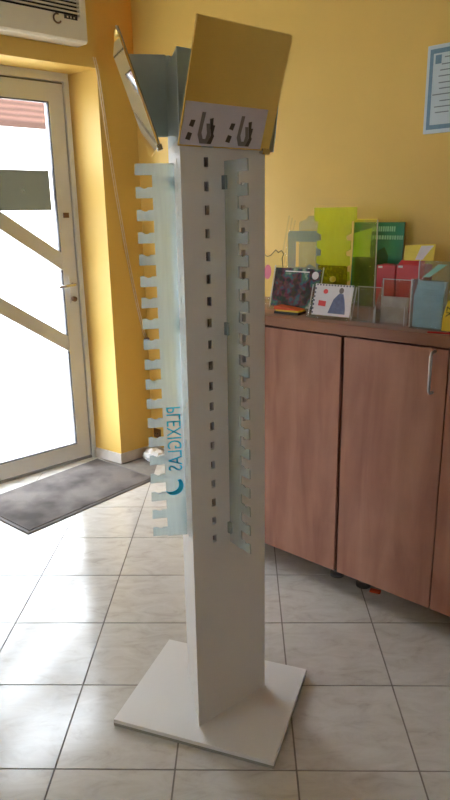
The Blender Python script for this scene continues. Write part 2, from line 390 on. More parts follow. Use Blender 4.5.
pane(0.112, 0.112, d2[0], d2[1]); pane(d2[2], d2[3], d1[0], d1[1]); pane(d1[2], d1[3], 2.066, 2.066)
for x0, x1, z0, z1 in ((-0.180, -0.172, 0.112, d2[1]), (-0.180, -0.172, d2[3], d1[1]), (-0.180, -0.172, d1[3], 2.066), (-0.886, -0.18, 2.058, 2.066), (-0.886, -0.18, 0.112, 0.120)):
    wallbox('glazing_bead', dp, x0, x1, FY + 0.004, FY + 0.022, z0, z1, 'door_gasket', door)
# lever handle, lock, upper latch
pl_h = wallbox('handle_plate', dp, -0.142, -0.108, FY - 0.008, FY, 0.975, 1.135, 'door_alu', door)
tube('lever', [dp(-0.124, FY - 0.008, 1.09), dp(-0.124, FY - 0.045, 1.09), dp(-0.135, FY - 0.052, 1.09), dp(-0.185, FY - 0.052, 1.087), dp(-0.235, FY - 0.052, 1.083)], 0.009, 'chrome', pl_h)
tube('lock_cylinder', [dp(-0.124, FY - 0.008, 1.005), dp(-0.124, FY - 0.026, 1.005)], 0.015, 'brown_metal', pl_h, seg=14)
wallbox('latch', dp, -0.142, -0.112, FY - 0.012, FY, 1.462, 1.49, 'brown_metal', door)
# fixed frame
dfr = struct(wallbox('trim_1', dp, -0.078, -0.052, FY - 0.012, FY + 0.07, 0.0, 2.211, 'door_alu'))
wallbox('frame_post', dp, -1.0, -0.98, FY - 0.012, FY + 0.07, 0.0, 2.211, 'door_alu', dfr)
wallbox('frame_head', dp, -0.98, -0.078, FY - 0.012, FY + 0.07, 2.168, 2.211, 'door_alu', dfr)
wallbox('rebate', dp, -0.0858, -0.0782, FY + 0.012, FY + 0.06, 0.0, 2.167, 'gap_grey', dfr)
wallbox('rebate', dp, -0.98, -0.086, FY + 0.012, FY + 0.06, 2.1584, 2.1676, 'gap_grey', dfr)
struct(wallbox('trim_2', dp, -1.0, -0.05, FY + 0.0, FY + 0.12, -0.002, 0.012, 'gap_grey'))
sg = wallbox('notice_board', dp, -0.51, -0.192, FY + 0.032, FY + 0.036, 1.504, 1.715, 'sign_back')
tag(sg, 'square grey-green sign on the upper glass of the entrance door, seen from behind', 'sign')
wallbox('suction_dot', dp, -0.357, -0.347, FY + 0.0305, FY + 0.032, 1.606, 1.614, 'white_plastic', sg)

# ------------------------------------------------------------------ street outside
struct(hexa('ground', [dp(x, y, z) for z in (-0.14, -0.04) for x, y in ((-14, WT + 0.0), (14, WT + 0.0), (14, 40), (-14, 40))], 'pavement'))
hb = thing('house', 'pale house with terracotta roof across the street, seen through the door glass', 'house', dp(-1.2, 9.5, -0.04), R(DA))
box('facade', (-7, 0, 0), (7, 6, 3.22), 'facade_white', hb)
hexa('roof', [(x, y, z + dz) for dz in (0, 0.1) for x, y, z in ((-7.3, -0.4, 3.12), (7.3, -0.4, 3.12), (7.3, 3.2, 5.6), (-7.3, 3.2, 5.6))], 'roof_tile', hb)
for x in (-3.2, -1.2, 0.8, 2.8):
    wf = box('window', (x - 0.5, -0.06, 0.95), (x + 0.5, 0.02, 2.05), 'pink_frame', hb)
    box('pane', (x - 0.42, -0.07, 1.03), (x - 0.03, -0.055, 1.97), 'house_glass', wf)
    box('pane', (x + 0.03, -0.07, 1.03), (x + 0.42, -0.055, 1.97), 'house_glass', wf)

# ------------------------------------------------------------------ air conditioner over the door
AD = 0.10
ac = thing('air_conditioner', 'white wall-mounted air conditioner with slatted grille above the entrance door', 'air conditioner', dp(-0.565, -0.002, 2.296), R(DA))
prof = [(0.0, 0.0), (-AD + 0.012, 0.0), (-AD, 0.010), (-AD, 0.112), (-AD + 0.028, 0.116), (-AD + 0.028, 0.262), (-AD + 0.01, 0.270), (-AD + 0.02, 0.3), (0.0, 0.3)]
plate('body', prof, 0.92, lambda a, b, t_: (-0.46 + t_, a, b), 'white_plastic', ac)
gr = box('grille', (-0.44, -AD + 0.024, 0.118), (0.425, -AD + 0.0278, 0.26), 'inner_dark', ac)
for k in range(8):
    z = 0.124 + k * 0.0175
    mesh_obj('slat', [(-0.44, -AD + .003, z), (0.425, -AD + .003, z), (0.425, -AD + .024, z + 0.004), (-0.44, -AD + .024, z + 0.004),
                      (-0.44, -AD + .003, z + 0.007), (0.425, -AD + .003, z + 0.007), (0.425, -AD + .024, z + 0.011), (-0.44, -AD + .024, z + 0.011)], BOXF, 'white_plastic', gr)
for x0, x1 in ((0.425, 0.46), (-0.46, -0.44)):
    box('grille_end', (x0, -AD, 0.110), (x1, -AD + 0.035, 0.268), 'white_plastic', ac)
ring = [(0.300 + 0.02 * math.cos(q), -AD - 0.002, 0.088 + 0.02 * math.sin(q)) for q in [R(70 + 260 * i / 20) for i in range(21)]]
tube('round_emblem', ring, 0.0042, 'brown_metal', ac, seg=6)
dsp = box('display', (0.338, -AD - 0.0015, 0.094), (0.41, -AD, 0.111), 'black_plastic', ac)
for k in range(3): box('indicator', (0.352 + 0.018 * k, -AD - 0.0022, 0.099), (0.360 + 0.018 * k, -AD - 0.0014, 0.107), 'white_plastic', dsp)

# cable from the air conditioner down towards the corner
pz = [(-0.02, 2.262), (-0.008, 2.2), (0.004, 2.09), (0.03, 1.85), (0.062, 1.60), (0.115, 1.25), (0.165, 0.98), (0.205, 0.79), (0.222, 0.745)]
cb = thing('cable', 'pair of thin pale cables hanging down the yellow wall beside the door', 'cable', dp(0.1, 0, 0.74), R(DA))
for off in (0.0, 0.012):
    tube('cord', [(x - 0.1 + off, -0.008 - 0.006 * math.sin(i * 0.7), z - 0.74) for i, (x, z) in enumerate(pz)], 0.0032, 'cable_white', cb, seg=6)
box('clip', (0.112, -0.02, -0.008), (0.139, -0.001, 0.012), 'brown_metal', cb, bevel=0.002)
sk_ = thing('wall_socket', 'small brown wall socket low beside the room corner', 'socket', wp(0.055, 0, 0.15), R(WA))
box('socket_plate', (-0.03, -0.012, -0.03), (0.03, -0.001, 0.03), 'brown_metal', sk_, bevel=0.003)
for dx in (-0.01, 0.01): lathe('pin_hole', [(0.004, 0), (0.004, 0.001)], 'black_plastic', sk_, 10).matrix_local = Matrix.Translation((dx, -0.0122, 0)) @ Matrix.Rotation(R(90), 4, 'X')
bm = bmesh.new(); bmesh.ops.create_icosphere(bm, subdivisions=4, radius=1.0)
from mathutils import noise
for v in bm.verts:
    d = v.co.normalized(); q = 1 + 0.28 * noise.noise(d * 2.3) + 0.12 * noise.noise(d * 6.0)
    v.co = Vector((d.x * 0.075 * q, d.y * 0.05 * q, max(-0.030, d.z * 0.042 * q) + 0.030))
me = bpy.data.meshes.new('plastic_bag'); bm.to_mesh(me); bm.free(); me.materials.append(MATS['white_bag'])
bag = bpy.data.objects.new('plastic_bag', me); COL.objects.link(bag); bag.location = (-0.445, 3.80, 0); bag.rotation_euler.z = R(-30)
tag(bag, 'crumpled white plastic bag on the floor near the corner', 'bag')

# ------------------------------------------------------------------ door mat
MN = Vector((-0.402, 3.498, 0)); mx_, my_ = az(50), az(140)
mat_c = MN - mx_ * 0.4325 + my_ * 0.265
mt = thing('door_mat', 'worn grey door mat lying before the entrance door', 'mat', mat_c, R(50))
hexa('rubber_border', [(sx * 0.432 * k, sy * 0.264 * (k if k == 1 else 0.978), z) for k, z in ((1, 0.0005), (0.988, 0.007)) for sx, sy in ((-1, -1), (1, -1), (1, 1), (-1, 1))], 'mat_rubber', mt)
box('pile', (-0.412, -0.245, 0.007), (0.412, 0.245, 0.011), 'mat_pile', mt, bevel=0.002)

# ------------------------------------------------------------------ cabinets and worktop
def cabinet(x0, label, handles):
    t_ = thing('cabinet', label, 'cabinet', cp(x0, 0), R(CA), 'wood-look base cabinets along the yellow wall')
    Wd, Dp = 0.785, 0.52
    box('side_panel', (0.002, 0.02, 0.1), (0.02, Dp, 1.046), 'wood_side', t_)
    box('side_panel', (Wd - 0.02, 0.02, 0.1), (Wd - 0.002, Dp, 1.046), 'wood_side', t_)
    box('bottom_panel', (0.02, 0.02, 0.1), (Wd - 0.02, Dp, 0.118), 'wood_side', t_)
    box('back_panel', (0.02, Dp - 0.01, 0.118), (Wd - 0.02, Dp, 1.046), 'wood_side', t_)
    for k in range(2):
        a, b = (0.005, Wd / 2 - 0.002) if k == 0 else (Wd / 2 + 0.002, Wd - 0.005)
        d = box('door', (a, 0, 0.095), (b, 0.018, 1.04), 'wood_door', t_, bevel=0.0015)
        hx = b - 0.045 if k == 0 else a + 0.028
        if handles:
            h = tube('handle', [(hx, -0.001, 0.893), (hx, -0.022, 0.896), (hx, -0.03, 0.905), (hx, -0.03, 1.02), (hx, -0.022, 1.029), (hx, -0.001, 1.032)], 0.0055, 'brushed_steel', d)
    for fx in (0.06, Wd - 0.06):
        for fy in (0.12, 0.44):
            lathe('foot', [(0.03, 0), (0.03, 0.012), (0.018, 0.02), (0.018, 0.1)], 'foot_grey', t_, loc=(fx, fy, 0))
    return t_
cabinet(-0.787, 'wood-look cabinet behind the white display column', True)
cabinet(0.003, 'wood-look cabinet with bar handle, right of the display column', True)
top = box('worktop', (-0.80, -0.012, 1.048), (0.80, 0.535, 1.088), 'wood_top', None, bevel=0.004, loc=CP, rotz=R(CA))
tag(top, 'long wood-look worktop across both cabinets', 'worktop')
rc = box('plastic_scrap', (-0.022, -0.012, 0), (0.022, 0.012, 0.008), 'orange_print', None, bevel=0.003, loc=(0.590, 2.298, 0), rotz=R(-25))
tag(rc, 'small red plastic piece on the floor under the cabinet', 'scrap')

# ------------------------------------------------------------------ eyewear display stand
st = thing('display_stand', 'tall white triangular eyewear display column with mirrors and comb racks on a square foot', 'display stand', (-0.04, 1.717, 0), R(-20))
BT = 0.025
box('base_plate', (-0.254, -0.208, 0.012), (0.2425, 0.193, BT), 'stand_white', st, bevel=0.0015)
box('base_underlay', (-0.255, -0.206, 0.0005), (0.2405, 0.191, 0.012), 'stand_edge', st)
W_ = 0.265; AP = W_ / (2 * math.sqrt(3)); PT = 0.012
def face(phi):
    n = Vector((math.cos(R(phi)), math.sin(R(phi)), 0)); t_ = Vector((-n.y, n.x, 0))
    return lambda s, o_, z: n * (AP + o_) + t_ * s + Vector((0, 0, z))
ZT, ZC = 1.825, 1.637
NS, Z1, PITCH_S = 19, 1.590, 0.0544
SX, SWd, SHt = 0.0575, 0.0065, 0.0110
comb_poly = [(0.001, Z1 + 0.004)]
for k in range(NS):
    zt = Z1 + 0.003 - k * PITCH_S
    if k == 0: comb_poly += [(0.092, zt + .001), ]
    else: comb_poly += [(0.056, zt), (0.068, zt), (0.072, zt - 0.003), (0.078, zt - 0.0035), (0.083, zt - 0.001), (0.088, zt + 0.0015), (0.097, zt + 0.001)]
    if k == 0: comb_poly += [(0.097, zt)]
    comb_poly += [(0.098, zt - 0.026), (0.056, zt - 0.026)]
comb_poly += [(0.056, Z1 - NS * PITCH_S + 0.028), (0.001, Z1 - NS * PITCH_S + 0.028)]
for phi in (-30, 210, 90):
    f = face(phi)
    # panel with two rows of real slots
    xs = [-W_ / 2, -SX - SWd, -SX + SWd, SX - SWd, SX + SWd, W_ / 2]
    zs = [BT]
    for k in range(NS - 1, -1, -1): zs += [Z1 - k * PITCH_S - SHt, Z1 - k * PITCH_S + SHt]
    zs += [ZC]
    V, Fc, idx = [], [], {}
    def vid(i, j, back):
        if (i, j, back) not in idx:
            x = xs[i]
            if back and i == 0: x += PT * math.sqrt(3)
            if back and i == 5: x -= PT * math.sqrt(3)
            idx[(i, j, back)] = len(V); V.append(f(x, -PT if back else 0, zs[j]))
        return idx[(i, j, back)]
    for j in range(len(zs) - 1):
        for i in range(5):
            hole = i in (1, 3) and j % 2 == 1
            if hole:
                for (a, b) in (((i, j), (i + 1, j)), ((i + 1, j), (i + 1, j + 1)), ((i + 1, j + 1), (i, j + 1)), ((i, j + 1), (i, j))):
                    Fc.append((vid(*a, 0), vid(*b, 0), vid(*b, 1), vid(*a, 1)))
            else:
                for bk_ in (0, 1): Fc.append((vid(i, j, bk_), vid(i + 1, j, bk_), vid(i + 1, j + 1, bk_), vid(i, j + 1, bk_)))
    for i in range(5):
        Fc.append((vid(i, 0, 0), vid(i + 1, 0, 0), vid(i + 1, 0, 1), vid(i, 0, 1)))
        q = len(zs) - 1; Fc.append((vid(i, q, 0), vid(i + 1, q, 0), vid(i + 1, q, 1), vid(i, q, 1)))
    for i in (0, 5):
        for j in range(len(zs) - 1): Fc.append((vid(i, j, 0), vid(i, j + 1, 0), vid(i, j + 1, 1), vid(i, j, 1)))
    mesh_obj('panel', V, Fc, 'stand_white', st)
    # clear comb rack in the middle of the face
    cmbo = plate('comb_rack', comb_poly, 0.005, lambda a, b, t_: f(t_ - 0.0025 - (0.14 * a if phi == -30 else 0), a, b), 'frost_acrylic', st)
    for zc in (1.545, 1.19, 0.63): plate('rack_clip', [(0.0008, zc - 0.016), (0.014, zc - 0.016), (0.014, zc + 0.016), (0.0008, zc + 0.016)], 0.009, lambda a, b, t_: f(t_ - 0.0116, a, b), 'bluegrey_acrylic', cmbo)
    if phi == 210:
        # lettering printed on the far side of the clear comb, read from behind; here letters run down, their tops outwards
        text_mesh('lettering', 'PLEXIGLAS', 0.056, 0.0003, lambda x, y, z: f(0.0029 + z, 0.008 + y, 0.972 - x * 0.70), 'cyan_print', cmbo)
        cres = [(0.034 - 0.028 * math.cos(R(q)), 0.738 + 0.028 * math.sin(R(q))) for q in range(45, -131, -11)] + \
               [(0.043 - 0.024 * math.cos(R(q)), 0.743 + 0.022 * math.sin(R(q))) for q in range(-130, 46, 11)]
        plate('swirl_logo', cres, 0.0006, lambda a, b, t_: f(0.0026 + t_, a, b), 'cyan_print', cmbo)
    # leaning mirror, its backing board and the gusset that props it
    yaw = 0.0
    mo0, mo1, mz0, mz1 = (0.048, 0.129, 1.620, 1.863) if phi == 210 else (0.020, 0.101, 1.620, 1.863)
    s0, s1 = -W_ / 2 - 0.019, W_ / 2 - 0.006
    def mp_(s, b, d, f=f, yaw=yaw):      # b 0..1 up the mirror, d depth behind its face
        k = (s - s0) / (s1 - s0)
        off = mo0 + (mo1 - mo0) * b + yaw * k
        return f(s, off - d * 0.95, mz0 + (mz1 - mz0) * b + d * 0.3)
    mir = plate('mirror', [(s0, 0), (s1, 0), (s1, 1), (s0, 1)], 0.004, lambda a, b, t_: mp_(a, b, t_), 'mirror', st)
    plate('backing', [(s0 + .002, 0.005), (s1 - .002, 0.005), (s1 - .002, 0.995), (s0 + .002, 0.995)], 0.003, lambda a, b, t_: mp_(a, b, 0.0042 + t_), 'mirror_back', mir)
    box_s = 0.0125
    gz0 = 1.668
    gp = lambda b: mo0 + (mo1 - mo0) * b - 0.0085
    bz = lambda z: (z - mz0) / (mz1 - mz0)
    plate('gusset', [(0.0, gz0), (gp(bz(gz0)), gz0), (gp(bz(1.861)), 1.861), (0.0, 1.861)], 0.012,
          lambda a, b, t_: f((-W_ / 2 + 0.0005 if phi == 210 else W_ / 2 - 0.0125) + t_, a, b), 'header_grey', st)
    # printed strip along the foot of the mirror
    if phi == -30:
        stp = plate('print_strip', [(s0 + 0.003, 0.012), (s1 - 0.030, 0.012), (s1 - 0.030, 0.365), (s0 + 0.003, 0.365)], 0.0006, lambda a, b, t_: mp_(a, b, -0.0003 - t_), 'sticker_grey', mir)
        for k in range(2):
            u0 = s0 + 0.012 + k * 0.117
            def pr_(name, poly, mat):
                plate(name, poly, 0.0004, lambda a, b, t_: mp_(u0 + a, b, -0.0011 - t_), mat, stp)
            pr_('printed_mark', [(0.003, .06), (.016, .05), (.02, .11), (.008, .12)], 'print_dark')
            pr_('printed_mark', [(0.008, .17), (.02, .16), (.024, .22), (.012, .22)], 'print_dark')
            pr_('printed_hook', [(0.040, .29), (.050, .29), (.046, .12), (.052, .07), (.060, .07), (.062, .12), (.056, .2), (.066, .2), (.073, .1), (.066, .03), (.045, .03), (.036, .1)], 'print_mid')
            pr_('printed_rack', [(0.064, .24), (.074, .25), (.076, .19), (.082, .19), (.080, .12), (.084, .1), (.078, .03), (.066, .03), (.074, .1)], 'print_dark')
    cl = plate('mirror_clip', [(s1 - 0.022, -0.03), (s1 + 0.003, -0.03), (s1 + 0.003, 0.02), (s1 - 0.022, 0.02)], 0.012, lambda a, b, t_: mp_(a, b, 0.009 - t_), 'chrome', mir)
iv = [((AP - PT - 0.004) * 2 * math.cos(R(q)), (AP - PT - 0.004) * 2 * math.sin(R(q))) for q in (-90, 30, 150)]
plate('light_block_core', iv, ZC - BT - 0.004, lambda a, b, t_: (a, b, BT + 0.002 + t_), 'inner_dark', st)  # added dark filler that stops light leaking through and keeps the slots dark
hv = [(AP * 2 * 0.998 * math.cos(R(q)), AP * 2 * 0.998 * math.sin(R(q))) for q in (-90, 30, 150)]
plate('header', hv, ZT - ZC, lambda a, b, t_: (a, b, ZC + t_), 'header_grey', st)

# ------------------------------------------------------------------ certificate on the wall
def cwall(x, z, d):                 # on the right wall; x in cabinet coordinates
    base_ = cp(x, 0.0); xx = (base_ - KC).dot(RW)
    return wp(xx, -d, z)
xw = (cp(-0.008, 0.56) - KC).dot(RW)
ce = thing('certificate', 'framed certificate with blue ornamental border on the yellow wall', 'certificate', wp(xw, 0, 1.755), R(WA))
cw, ch = 0.225, 0.308
box('frame', (0, -0.012, 0), (cw, -0.001, ch), 'cert_paper', ce, bevel=0.002)
for a, b in (((0.012, 0.014), (cw - 0.012, 0.030)), ((0.012, ch - 0.030), (cw - 0.012, ch - 0.014)), ((0.012, 0.030), (0.026, ch - 0.030)), ((cw - 0.026, 0.030), (cw - 0.012, ch - 0.030))):
    box('printed_border', (a[0], -0.0128, a[1]), (b[0], -0.012, b[1]), 'cert_blue', ce)
box('printed_crest', (0.034, -0.0128, ch - 0.066), (0.058, -0.012, ch - 0.036), 'cert_blue', ce)
zz = ch - 0.044
for k, (x0, x1) in enumerate(((0.07, 0.18), (0.06, 0.165), (0.055, 0.17), (0.05, 0.18), (0.052, 0.178), (0.055, 0.175), (0.03, 0.195), (0.06, 0.165), (0.04, 0.12), (0.045, 0.10), (0.125, 0.18))):
    box('printed_line', (x0, -0.0126, zz - 0.004), (x1, -0.012, zz), 'cert_ink', ce); zz -= 0.020 if k % 3 else 0.023

# ------------------------------------------------------------------ things on the worktop
ZW = 1.088
def wt(name, label, cat, x, y, rot=0.0, group=None, z=ZW): return thing(name, label, cat, cp(x, y, z), R(CA + rot), group)
def lean(h, ang):                      # local (x, height) -> leaning back
    s, c = math.sin(R(ang)), math.cos(R(ang))
    return lambda a, b, t_: (a, b * s + t_ * c, b * c - t_ * s + 0.004 + max(0, 0.006 * s))
def easel(root, w_, h_, ang, foot, mat='clear_acrylic'):
    """clear L-shaped holder: leaning back sheet, lip and foot"""
    g = lean(h_, ang)
    plate('back_sheet', [(-w_ / 2, 0), (w_ / 2, 0), (w_ / 2, h_), (-w_ / 2, h_)], 0.003, lambda a, b, t_: g(a, b, t_), mat, root)
    box('foot_sheet', (-w_ / 2, -0.018, 0.0005), (w_ / 2, foot, 0.0038), mat, root)
    box('front_lip', (-w_ / 2, -0.021, 0.0005), (w_ / 2, -0.018, 0.016), mat, root)
    for x0, x1 in ((-w_ / 2 - 0.003, -w_ / 2 - 0.0002), (w_ / 2 + 0.0002, w_ / 2 + 0.003)):
        plate('sheen_strip', [(x0, 0), (x1, 0), (x1, h_), (x0, h_)], 0.004, lambda a, b, t_: g(a, b, t_ - 0.0005), 'edge_sheen', root)  # pale strips stand in for the sheen on the sheet's sides
    return g
# dark photo holder
t1 = wt('photo_holder', 'clear tilted holder with a dark colourful photo, left on the worktop', 'photo holder', -0.347, 0.17)
g = easel(t1, 0.236, 0.172, 14, 0.09)
ph = plate('photo', [(-0.112, 0.004), (0.112, 0.004), (0.112, 0.163), (-0.112, 0.163)], 0.002, lambda a, b, t_: g(a, b, -0.003 + t_), 'photo_print', t1)
plate('printed_title', [(-0.06, 0.148), (0.06, 0.148), (0.06, 0.152), (-0.06, 0.152)], 0.0004, lambda a, b, t_: g(a, b, -0.0036 + t_), 'white_card', ph)
plate('printed_badge', [(0.089 + 0.016 * math.cos(R(q)), 0.138 + 0.016 * math.sin(R(q))) for q in range(0, 360, 30)], 0.0004, lambda a, b, t_: g(a, b, -0.0036 + t_), 'white_card', ph)
# leaflets lying in front of it
t2 = wt('leaflet_pack', 'orange and yellow leaflet pack lying before the dark photo holder', 'leaflets', -0.297, 0.085, 4)
box('lower_leaflet', (-0.055, -0.03, 0.0005), (0.055, 0.03, 0.010), 'black_plastic', t2)
box('middle_leaflet', (-0.050, -0.028, 0.0102), (0.055, 0.026, 0.016), 'yellow_print', t2)
hexa('upper_leaflet', [(-0.055, -0.03, 0.0165), (0.05, -0.024, 0.0165), (0.05, 0.03, 0.0165), (-0.055, 0.026, 0.0165), (-0.055, -0.03, 0.030), (0.05, -0.024, 0.019), (0.05, 0.03, 0.019), (-0.055, 0.026, 0.03)], 'orange_print', t2)
# white card holder
t3 = wt('card_holder', 'small clear holder with a white card showing a blue figure', 'card holder', -0.102, 0.065, 2)
g = easel(t3, 0.182, 0.118, 16, 0.07)
cd = plate('card', [(-0.078, 0.004), (0.084, 0.004), (0.084, 0.122), (-0.078, 0.122)], 0.002, lambda a, b, t_: g(a, b, -0.003 + t_), 'white_card', t3)
def prn(nm, poly, mat, g=g, par=cd): plate(nm, poly, 0.0004, lambda a, b, t_: g(a, b, -0.0036 + t_), mat, par)
prn('printed_figure', [(-0.008, 0.014), (0.0, 0.04), (0.008, 0.066), (0.022, 0.082), (0.03, 0.090), (0.046, 0.088), (0.054, 0.066), (0.062, 0.036), (0.064, 0.014)], 'blue_print')
prn('printed_head', [(0.036 + 0.010 * math.cos(R(q)), 0.100 + 0.011 * math.sin(R(q))) for q in range(0, 360, 30)], 'print_mid')
prn('printed_label', [(-0.054, 0.040), (-0.022, 0.038), (-0.022, 0.058), (-0.054, 0.060)], 'red_print')
prn('printed_badge', [(-0.030 + 0.010 * math.cos(R(q)), 0.094 + 0.009 * math.sin(R(q))) for q in range(0, 360, 30)], 'red_print')
for k in range(13): prn('printed_dot', [(-0.072 + 0.0125 * k, 0.1155), (-0.066 + 0.0125 * k, 0.1155), (-0.066 + 0.0125 * k, 0.1205), (-0.072 + 0.0125 * k, 0.1205)], 'navy_print')
for k in range(7): prn('printed_dot', [(-0.077, 0.01 + 0.015 * k), (-0.072, 0.01 + 0.015 * k), (-0.072, 0.017 + 0.015 * k), (-0.077, 0.017 + 0.015 * k)], 'navy_print')
# cream shape with pink spot
t4 = wt('cut_out_figure', 'cream yellow cut-out with pink spot and black outline at the column edge', 'cut-out', -0.565, 0.30)
g = lean(0.24, 6)
wob = [(-0.06, 0.02), (0.045, 0.02), (0.046, 0.05), (0.056, 0.075), (0.050, 0.11), (0.060, 0.15), (0.052, 0.19), (0.060, 0.207), (0.045, 0.222), (0.03, 0.212), (0.015, 0.224), (-0.01, 0.20), (-0.03, 0.194), (-0.06, 0.21)]
plate('board', wob, 0.004, lambda a, b, t_: g(a, b, t_), 'cream_card', t4)
plate('pink_spot', [(-0.022 + 0.020 * math.cos(R(q)), 0.128 + 0.032 * math.sin(R(q))) for q in range(0, 360, 24)], 0.0005, lambda a, b, t_: g(a, b, -0.0006 + t_), 'pink_print', t4)
ol = []
tube('outline', [g(a, b, -0.001) for a, b in wob[1:]], 0.0016, 'black_print', t4, seg=5)
box('stand_foot', (-0.06, -0.03, 0.0005), (0.06, 0.06, 0.005), 'clear_acrylic', t4)
plate('stand_stem', [(-0.05, 0.005), (0.04, 0.005), (0.04, 0.03), (-0.05, 0.03)], 0.004, lambda a, b, t_: (a, 0.0075 + t_, b), 'clear_acrylic', t4)
# slanted clear strips
t5 = wt('acrylic_strips', 'slanting clear acrylic strips rising behind the cream cut-out', 'acrylic strips', -0.63, 0.42)
for k in range(3):
    x = 0.016 * k
    hexa('strip', [(x, 0, 0.02), (x + 0.006, 0, 0.02), (x + 0.006, 0.004, 0.02), (x, 0.004, 0.02), (x + 0.075, 0, 0.37 - 0.01 * k), (x + 0.081, 0, 0.37 - 0.01 * k), (x + 0.081, 0.004, 0.37 - 0.01 * k), (x + 0.075, 0.004, 0.37 - 0.01 * k)], 'clear_acrylic', t5)
box('strip_foot', (-0.02, -0.03, 0.0005), (0.07, 0.035, 0.0205), 'clear_acrylic', t5)
# blue grey rack with window opening and round top
t6 = wt('acrylic_rack', 'blue-grey acrylic rack with a window opening and rounded top', 'acrylic rack', -0.457, 0.40)
plate('left_upright', [(-0.085, 0.012), (-0.045, 0.012), (-0.045, 0.305), (-0.075, 0.305), (-0.085, 0.295)], 0.005, lambda a, b, t_: (a, t_, b), 'bluegrey_acrylic', t6)
plate('right_upright', [(0.065, 0.012), (0.085, 0.012), (0.085, 0.305), (0.065, 0.305)], 0.005, lambda a, b, t_: (a, t_, b), 'bluegrey_acrylic', t6)
plate('top_bar', [(-0.0448, 0.26), (0.0648, 0.26), (0.0648, 0.305), (-0.0448, 0.305)], 0.005, lambda a, b, t_: (a, t_, b), 'bluegrey_acrylic', t6)
plate('lower_bar', [(-0.0448, 0.012), (0.0648, 0.012), (0.0648, 0.15), (0.03, 0.165), (0.01, 0.15), (-0.0448, 0.15)], 0.005, lambda a, b, t_: (a, t_, b), 'bluegrey_acrylic', t6)
plate('rear_sheet', [(-0.04, 0.012), (0.085, 0.012), (0.085, 0.30), (0.075, 0.335), (0.055, 0.352), (0.04, 0.368), (0.01, 0.368), (-0.005, 0.352), (-0.035, 0.345), (-0.04, 0.335)], 0.004, lambda a, b, t_: (a, 0.02 + t_, b), 'blue_acrylic', t6)
box('foot', (-0.09, -0.02, 0.0005), (0.09, 0.06, 0.012), 'bluegrey_acrylic', t6)
# neon comb
t7 = wt('neon_comb', 'fluorescent yellow-green acrylic comb, tallest piece on the worktop', 'acrylic comb', -0.268, 0.345)
pol = [(-0.075, 0.012), (0.075, 0.012)]
for k in range(5):
    z = 0.085 + k * 0.062
    if z + 0.03 > 0.345: break
    pol += [(0.075, z), (0.060, z), (0.056, z + 0.006), (0.056, z + 0.018), (0.066, z + 0.022), (0.078, z + 0.028)]
pol += [(0.078, 0.345), (0.10, 0.352), (0.10, 0.40), (-0.10, 0.40), (-0.10, 0.348), (-0.078, 0.345)]
for k in range(4, -1, -1):
    z = 0.085 + k * 0.062
    if z + 0.03 > 0.345: continue
    pol += [(-0.085, z + 0.03), (-0.062, z + 0.022), (-0.062, z), (-0.085, z - 0.004)]
plate('comb_sheet', pol, 0.005, lambda a, b, t_: (a, t_, b), 'neon_acrylic', t7)
box('foot', (-0.09, -0.05, 0.0005), (0.09, 0.008, 0.0118), 'neon_acrylic', t7)
plate('tinted_pocket', [(-0.07, 0.0125), (0.07, 0.0125), (0.07, 0.17), (-0.07, 0.17)], 0.004, lambda a, b, t_: (a, -0.008 + t_, b), 'olive_acrylic', t7)
tube('fixing_knob', [(0.008, -0.0085, 0.115), (0.008, -0.02, 0.115)], 0.012, 'yellow_print', t7, seg=12)
# clear yellow panel
t8 = wt('acrylic_divider', 'see-through yellow acrylic panel between neon comb and green sign', 'acrylic panel', -0.15, 0.385)
plate('sheet', [(-0.052, 0.008), (0.052, 0.008), (0.052, 0.35), (-0.052, 0.35)], 0.004, lambda a, b, t_: (a, t_, b), 'clearyellow_acrylic', t8)
plate('dark_insert', [(-0.046, 0.0085), (0.048, 0.0085), (0.048, 0.205), (-0.046, 0.205)], 0.002, lambda a, b, t_: (a, 0.008 + t_, b), 'dark_green', t8)
plate('top_edge', [(-0.052, 0.3505), (0.052, 0.3505), (0.052, 0.354), (-0.052, 0.354)], 0.005, lambda a, b, t_: (a, t_, b), 'yellow_print', t8)
box('sheen_strip', (0.0522, -0.0005, 0.008), (0.055, 0.0045, 0.35), 'edge_sheen', t8)
box('foot', (-0.052, -0.012, 0.0005), (0.052, 0.04, 0.0075), 'clear_acrylic', t8)
# green sign
t9 = wt('green_sign', 'dark green printed sign with two pale text lines against the wall', 'sign', -0.155, 0.49)
g = lean(0.34, 4)
sb = plate('board', [(-0.12, 0.006), (0.112, 0.006), (0.112, 0.335), (-0.12, 0.335)], 0.004, lambda a, b, t_: g(a, b, t_), 'green_sign', t9)
for row, (z0, z1, xs0, xs1) in enumerate(((0.298, 0.318, -0.035, 0.07), (0.266, 0.282, -0.05, 0.102))):
    x = xs0
    while x < xs1:
        ww = random.uniform(0.007, 0.012)
        plate('printed_letter', [(x, z0), (x + ww * 0.8, z0), (x + ww * 0.8, z1), (x, z1)], 0.0004, lambda a, b, t_: g(a, b, -0.0005 + t_), 'sign_ink', sb); x += ww + 0.0015
plate('printed_panel', [(-0.118, 0.19), (-0.036, 0.19), (-0.036, 0.312), (-0.118, 0.290)], 0.0004, lambda a, b, t_: g(a, b, -0.0005 + t_), 'lime_print', sb)
plate('printed_shape', [(0.0, 0.01), (0.06, 0.01), (0.045, 0.13), (0.05, 0.2), (0.03, 0.235), (0.0, 0.22), (-0.01, 0.12)], 0.0004, lambda a, b, t_: g(a, b, -0.0005 + t_), 'dark_green', sb)
box('foot', (-0.12, -0.03, 0.0005), (0.112, 0.02, 0.008), 'green_sign', t9)
